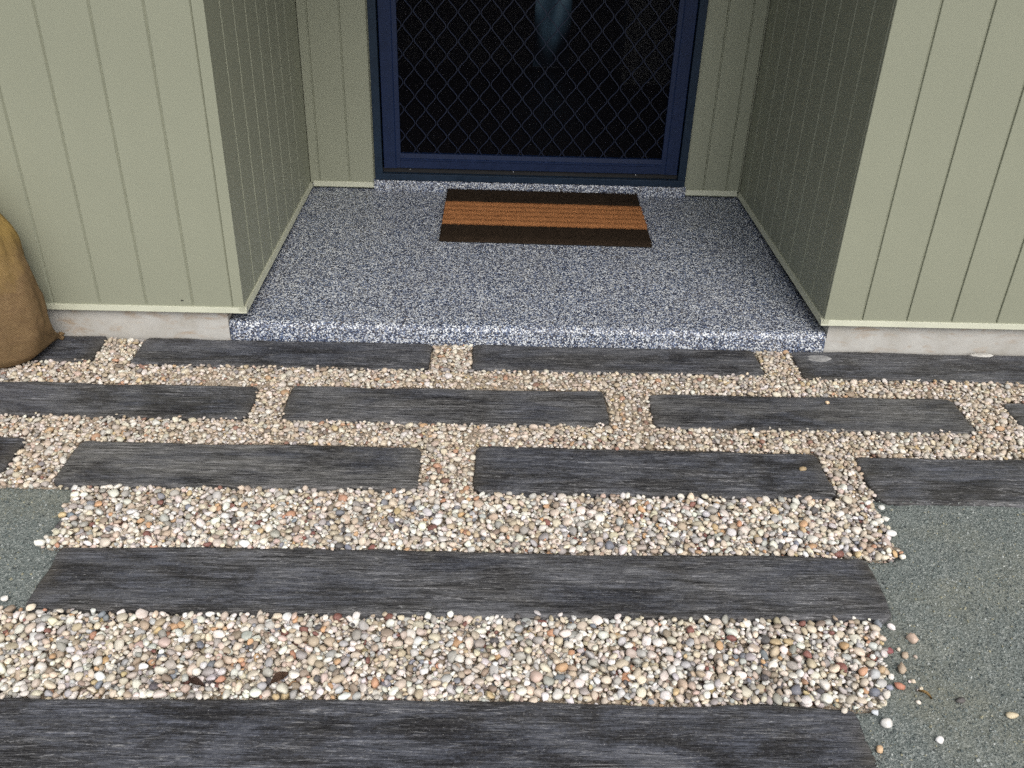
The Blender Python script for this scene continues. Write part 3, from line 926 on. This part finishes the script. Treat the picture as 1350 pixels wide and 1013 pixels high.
loose(-0.920, 1.316, gz(-0.920, 1.316), 0.017, (0.78, 0.77, 0.73), "white pebble on the smaller sand patch beside the long single paver", 0.2, 0.6, 0.85, 18)
loose(0.625, 1.066, PAVE_Z, 0.014, (0.60, 0.55, 0.47), "grey-beige pebble resting on the upper corner of the very dark long paver", 0.5, 0.6, 0.8, 1)
loose(0.904, 2.072, PAVE_Z, 0.013, (0.74, 0.55, 0.36), "single peach pebble resting on the second-row paver", 0.2, 0.75, 0.8, 13)
loose(0.752, 1.770, PAVE_Z, 0.021, (0.36, 0.27, 0.15), "tan pebble resting near the end of the darkest third-row paver", 0.1, 0.5, 0.62, 15)

# ------------------------------------------------------------------ sand grit
def grit():
    n = 90000
    x = rng.uniform(-1.35, 1.9, n); y = 0.62 + 1.08 * rng.uniform(0, 1, n) ** 1.0
    keep = (gravel_sdf(x, y) < 0.006) & ~in_sleeper(x, y, -0.004)
    edge = in_sleeper(x, y, 0.0)
    x, y, edge = x[keep], y[keep], edge[keep]
    z = sand_z(x, y) + 0.0004
    z = np.where(edge, PAVE_Z, z)
    n = len(x)
    s = rng.lognormal(math.log(0.0016), 0.38, n); s = np.clip(s, 0.0007, 0.0042)
    o = np.array([(1, 0, 0), (-1, 0, 0), (0, 1, 0), (0, -1, 0), (0, 0, 1), (0, 0, -1)], float)
    f = np.array([(0, 2, 4), (2, 1, 4), (1, 3, 4), (3, 0, 4), (2, 0, 5), (1, 2, 5), (3, 1, 5), (0, 3, 5)])
    q = rng.normal(size=(n, 4)); q /= np.linalg.norm(q, axis=1)[:, None]
    w, a, b, c = q.T
    R = np.stack([np.stack([1 - 2 * (b * b + c * c), 2 * (a * b - c * w), 2 * (a * c + b * w)], -1),
                  np.stack([2 * (a * b + c * w), 1 - 2 * (a * a + c * c), 2 * (b * c - a * w)], -1),
                  np.stack([2 * (a * c - b * w), 2 * (b * c + a * w), 1 - 2 * (a * a + b * b)], -1)], 1)
    v = o[None] * rng.uniform(0.6, 1.25, (n, 6, 1))
    v = np.einsum('nij,nkj->nki', R, v) * s[:, None, None] + np.stack([x, y, z], -1)[:, None]
    F = (f[None] + (np.arange(n) * 6)[:, None, None]).reshape(-1, 3)
    pal = np.array([(0.097, 0.115, 0.113), (0.151, 0.177, 0.168), (0.205, 0.231, 0.221), (0.281, 0.302, 0.288), (0.432, 0.454, 0.432), (0.281, 0.270, 0.189), (0.059, 0.068, 0.068)])
    ci = pal[rng.choice(7, n, p=[.24, .29, .23, .10, .02, .06, .06])]
    C = np.ones((n, 6, 4), np.float32); C[:, :, :3] = ci[:, None]
    me = mesh_np("grit", v.reshape(-1, 3), F, mat_attr("grit_stone"), False)
    at = me.color_attributes.new("col", 'FLOAT_COLOR', 'POINT'); at.data.foreach_set("color", C.ravel())
    tag(link("grit", me, sand), kind="stuff")
grit()

# ------------------------------------------------------------------ doormat
def doormat():
    W_, D_ = 0.735, 0.480
    cx, cy = 0.191, 3.203
    zc = slab_z(cy)
    root = tag(empty("doormat", (cx, cy, zc)), "rectangular coir doormat with orange ribbed middle and dark brown bands before the door", "doormat")
    root.rotation_euler = (math.atan2(0.029, BACK_Y - SLAB_Y), 0, -0.012)
    mb = mat_coir("brown_coir", (0.030, 0.020, 0.013), (0.060, 0.042, 0.027))
    mo = mat_coir("orange_coir", (0.30, 0.125, 0.048), (0.45, 0.215, 0.088))
    box_me = box_mesh("backing", -W_ / 2 + 0.003, W_ / 2 - 0.003, -D_ / 2 + 0.003, D_ / 2 - 0.003, 0.0008, 0.004, mat_plain("rubber_backing", (0.02, 0.018, 0.016), 0.9))
    link("backing", box_me, root)
    def strip(name, y0, y1, h, rnd, mat, seed, nfib, tint):
        nx, ny = 190, 13
        xs = np.linspace(-W_ / 2, W_ / 2, nx)
        t = np.linspace(-1, 1, ny)
        X, T = np.meshgrid(xs, t)
        Y = (y0 + y1) / 2 + T * (y1 - y0) / 2 + fbm(X * 60, T * 2, seed, 2) * 0.0040 * (np.abs(T) > 0.9)
        prof = (1 - np.abs(T) ** rnd) if rnd else np.ones_like(T)
        Z = 0.0045 + (h - 0.0045) * np.where(prof > 0, np.sqrt(np.clip(prof, 0, 1)), 0)
        Z = Z + fbm(X * 130, Y * 130, seed + 2, 2) * 0.0016 * (prof > 0.05)
        ee = np.clip((W_ / 2 - np.abs(X)) / 0.004, 0, 1)
        Z = 0.0045 + (Z - 0.0045) * np.sqrt(ee)
        Vv = np.stack([X, Y, Z], -1).reshape(-1, 3)
        i = np.arange(nx * ny).reshape(ny, nx)
        Ff = np.stack([i[:-1, :-1], i[:-1, 1:], i[1:, 1:], i[1:, :-1]], -1).reshape(-1, 4)
        Ff = np.concatenate([Ff[:, [0, 1, 2]], Ff[:, [0, 2, 3]]])
        # upright fibres
        fx = rng.uniform(-W_ / 2 + 0.001, W_ / 2 - 0.001, nfib); ft = rng.uniform(-1, 1, nfib) * (0.72 if rnd < 5 else 1)
        fy = (y0 + y1) / 2 + ft * (y1 - y0) / 2
        pf = np.sqrt(np.clip(1 - np.abs(ft) ** rnd, 0, 1))
        fz = 0.0045 + (h - 0.0045) * pf
        an = rng.uniform(0, math.pi, nfib); wd = 0.0007
        tip = np.stack([fx + rng.normal(0, 0.0030, nfib), fy + rng.normal(0, 0.0030 if rnd > 5 else 0.0012, nfib) + ft * (0.003 if rnd > 5 else 0), fz + rng.uniform(0.001, 0.0065, nfib) * (0.45 if rnd < 5 else 1)], -1)
        a = np.stack([fx + np.cos(an) * wd, fy + np.sin(an) * wd, fz - 0.003], -1)
        b = np.stack([fx - np.cos(an) * wd, fy - np.sin(an) * wd, fz - 0.003], -1)
        FV = np.stack([a, b, tip], 1).reshape(-1, 3)
        n0 = len(Vv)
        FF = (np.arange(nfib * 3).reshape(-1, 3) + n0)
        me = mesh_np(name, np.concatenate([Vv, FV]), np.concatenate([Ff, FF]), mat, True)
        return link(name, me, root)
    y = -D_ / 2
    yb = D_ / 2
    b1 = -D_ / 2 + 0.133
    b2 = D_ / 2 - 0.138
    strip("border_band", y, b1, 0.0165, 10, mb, 301, 9000, 0)
    strip("border_band", b2, yb, 0.0165, 10, mb, 302, 9000, 0)
    nr = 5
    for k in range(nr):
        a = b1 + (b2 - b1) * k / nr; b = b1 + (b2 - b1) * (k + 1) / nr
        strip("rib", a + 0.0055, b - 0.0055, 0.0225, 2.4, mo, 310 + k, 3000, 0)
doormat()

# ------------------------------------------------------------------ hessian sack
def sack():
    cx, cy, z0 = -1.50, 2.235, PAVE_Z + 0.002
    mat = mat_hessian()
    nu, nvv = 128, 80
    th = np.linspace(0, 2 * math.pi, nu, endpoint=False)
    ks = np.linspace(0, 1, nvv)
    HGT = 0.56
    a_prof = np.interp(ks, [0, 0.03, 0.08, 0.18, 0.32, 0.5, 0.66, 0.8, 0.9, 0.96, 1.0], [0.235, 0.262, 0.288, 0.300, 0.296, 0.282, 0.262, 0.222, 0.165, 0.10, 0.012])
    b_prof = np.interp(ks, [0, 0.03, 0.08, 0.18, 0.32, 0.5, 0.66, 0.8, 0.9, 0.96, 1.0], [0.075, 0.098, 0.116, 0.126, 0.128, 0.122, 0.112, 0.094, 0.07, 0.045, 0.008])
    zz = np.interp(ks, [0, 0.03, 0.08, 0.9, 0.96, 1.0], [0, 0.004, 0.028, 0.50, 0.54, HGT])
    V = []
    for k in range(nvv):
        c, s = np.cos(th), np.sin(th)
        e = 2 / 2.35
        px = a_prof[k] * np.sign(c) * np.abs(c) ** e
        py = b_prof[k] * np.sign(s) * np.abs(s) ** e
        lean = 0.012 * ks[k]
        cr = fbm(th * 3.2, np.full(nu, ks[k] * 6.5), 401) * 0.010 + fbm(th * 9, np.full(nu, ks[k] * 10 ), 402) * 0.0035
        cr *= np.clip(min(ks[k] / 0.1, (1 - ks[k]) / 0.06), 0, 1)
        rr = np.sqrt(px ** 2 + py ** 2) + 1e-6
        px, py = px * (1 + cr / rr), py * (1 + cr / rr * 0.7)
        py = np.minimum(py + lean, WALL_Y - 0.014 - cy)
        z = np.full(nu, zz[k])
        # lower corner drawn out into an ear
        w = np.exp(-((th + math.pi) % (2 * math.pi) - math.pi) ** 2 / 0.10) * math.exp(-((zz[k] - 0.02) / 0.045) ** 2)
        px += w * 0.0; py += w * 0.075; z = z * (1 - 0.15 * w)
        py = np.minimum(py, WALL_Y - 0.014 - cy)
        V.append(np.stack([px, py, z], -1))
    V = np.concatenate(V)
    i = np.arange(nu * nvv).reshape(nvv, nu); j = np.roll(i, -1, 1)
    F = np.stack([i[:-1], j[:-1], j[1:], i[1:]], -1).reshape(-1, 4)
    o = link("hessian_sack", mesh_np("hessian_sack", V, F, mat, True), None, (cx, cy, z0))
    tag(o, "plump brown hessian sack leaning on the wall and resting on a charcoal paver", "sack")
    # gathered tuft at the corner
    bm = bmesh.new()
    rr = np.random.default_rng(5)
    for t in range(5):
        ang = -0.5 + t * 0.28
        base = Vector((0.268, 0.098, 0.012)); d = Vector((math.cos(ang), 0.25, math.sin(ang) * 0.8)).normalized()
        prev = None
        for s, r in ((-0.025, 0.011), (0.0, 0.007), (0.009, 0.005), (0.017, 0.0065), (0.022, 0.002)):
            c = base + d * s + Vector(rr.normal(0, 0.0015, 3))
            ring = []
            for q in range(6):
                an = q * math.pi / 3
                ring.append(bm.verts.new(c + Vector((-d.z * math.cos(an), math.sin(an), d.x * math.cos(an))) * r))
            if prev:
                for q in range(6): bm.faces.new((prev[q], prev[(q + 1) % 6], ring[(q + 1) % 6], ring[q]))
            prev = ring
        bm.faces.new(prev)
    link("corner_tuft", bm_mesh("corner_tuft", bm, mat, True), o)
sack()

# ------------------------------------------------------------------ small litter
def patch(name, x, y, z, rx, ry, h, seed, mat):
    """thin irregular smear with a real rim"""
    nr, na = 7, 40
    V = [(0, 0, h)]
    for r in range(1, nr + 1):
        for a in range(na):
            t = 2 * math.pi * a / na
            e = 1 + 0.28 * float(fbm(np.array(math.cos(t) * 1.6 + seed), np.array(math.sin(t) * 1.6), seed))
            q = r / nr
            V.append((rx * e * q * math.cos(t), ry * e * q * math.sin(t), h * math.sqrt(max(0, 1 - q ** 3)) - (0.001 if r == nr else 0)))
    bm = bmesh.new(); vv = [bm.verts.new(v) for v in V]
    for a in range(na): bm.faces.new((vv[0], vv[1 + a], vv[1 + (a + 1) % na]))
    for r in range(nr - 1):
        for a in range(na):
            b = (a + 1) % na
            bm.faces.new((vv[1 + r * na + a], vv[1 + (r + 1) * na + a], vv[1 + (r + 1) * na + b], vv[1 + r * na + b]))
    return link(name, bm_mesh(name, bm, mat, True), None, (x, y, z))
M_MORTAR = mat_plain("mortar", (0.26, 0.26, 0.26), 0.7, 0, 0.3, 60)
tag(patch("mortar_smear", 0.960, 2.318, PAVE_Z + 0.0012, 0.040, 0.020, 0.0025, 3, M_MORTAR), "grey oval mortar smear on the paver below the plinth", "mortar smear")
tag(patch("mortar_drip", 1.452, 2.358, PAVE_Z + 0.001, 0.034, 0.010, 0.0045, 8, mat_plain("pale_mortar", (0.42, 0.41, 0.38), 0.85, 0, 0.2, 60)), "pale mortar lump at the foot of the plinth on the same paver as the smear", "mortar")
def leaf(x, y, z, ln, wd, rot, col, label):
    n = 9
    bm = bmesh.new(); rows = []
    for k in range(n + 1):
        t = k / n
        w = wd * math.sin(math.pi * min(1, t * 0.97 + 0.02)) ** 0.8
        bend = 0.006 * math.sin(t * 3.5)
        u = (t - 0.5) * ln
        rows.append([bm.verts.new((u, -w, 0.004 + bend + 0.004)), bm.verts.new((u, 0, bend)), bm.verts.new((u, w * 0.8, 0.005 + bend))])
    for a, b in zip(rows[:-1], rows[1:]):
        bm.faces.new((a[0], a[1], b[1], b[0])); bm.faces.new((a[1], a[2], b[2], b[1]))
    bmesh.ops.solidify(bm, geom=list(bm.faces), thickness=0.0005)
    o = link("dry_leaf", bm_mesh("dry_leaf", bm, mat_plain("leaf_brown", col, 0.8, 0, 0.4, 90), True), None, (x, y, z))
    o.rotation_euler = (0.25, 0.1, rot)
    return tag(o, label, "leaf", "dry leaves on the gravel")
leaf(-0.355, 1.118, -0.082, 0.040, 0.010, 0.9, (0.12, 0.07, 0.045), "curled brown leaf on gravel, the larger of two by the very dark paver")
leaf(-0.495, 1.108, -0.083, 0.030, 0.008, -0.3, (0.07, 0.04, 0.028), "smaller dark brown leaf on gravel next to the curled one")
leaf(0.786, 1.112, gz(0.786, 1.112) + 0.003, 0.026, 0.004, -0.6, (0.30, 0.20, 0.08), "tiny yellow-brown leaf scrap lying on the grey sand")
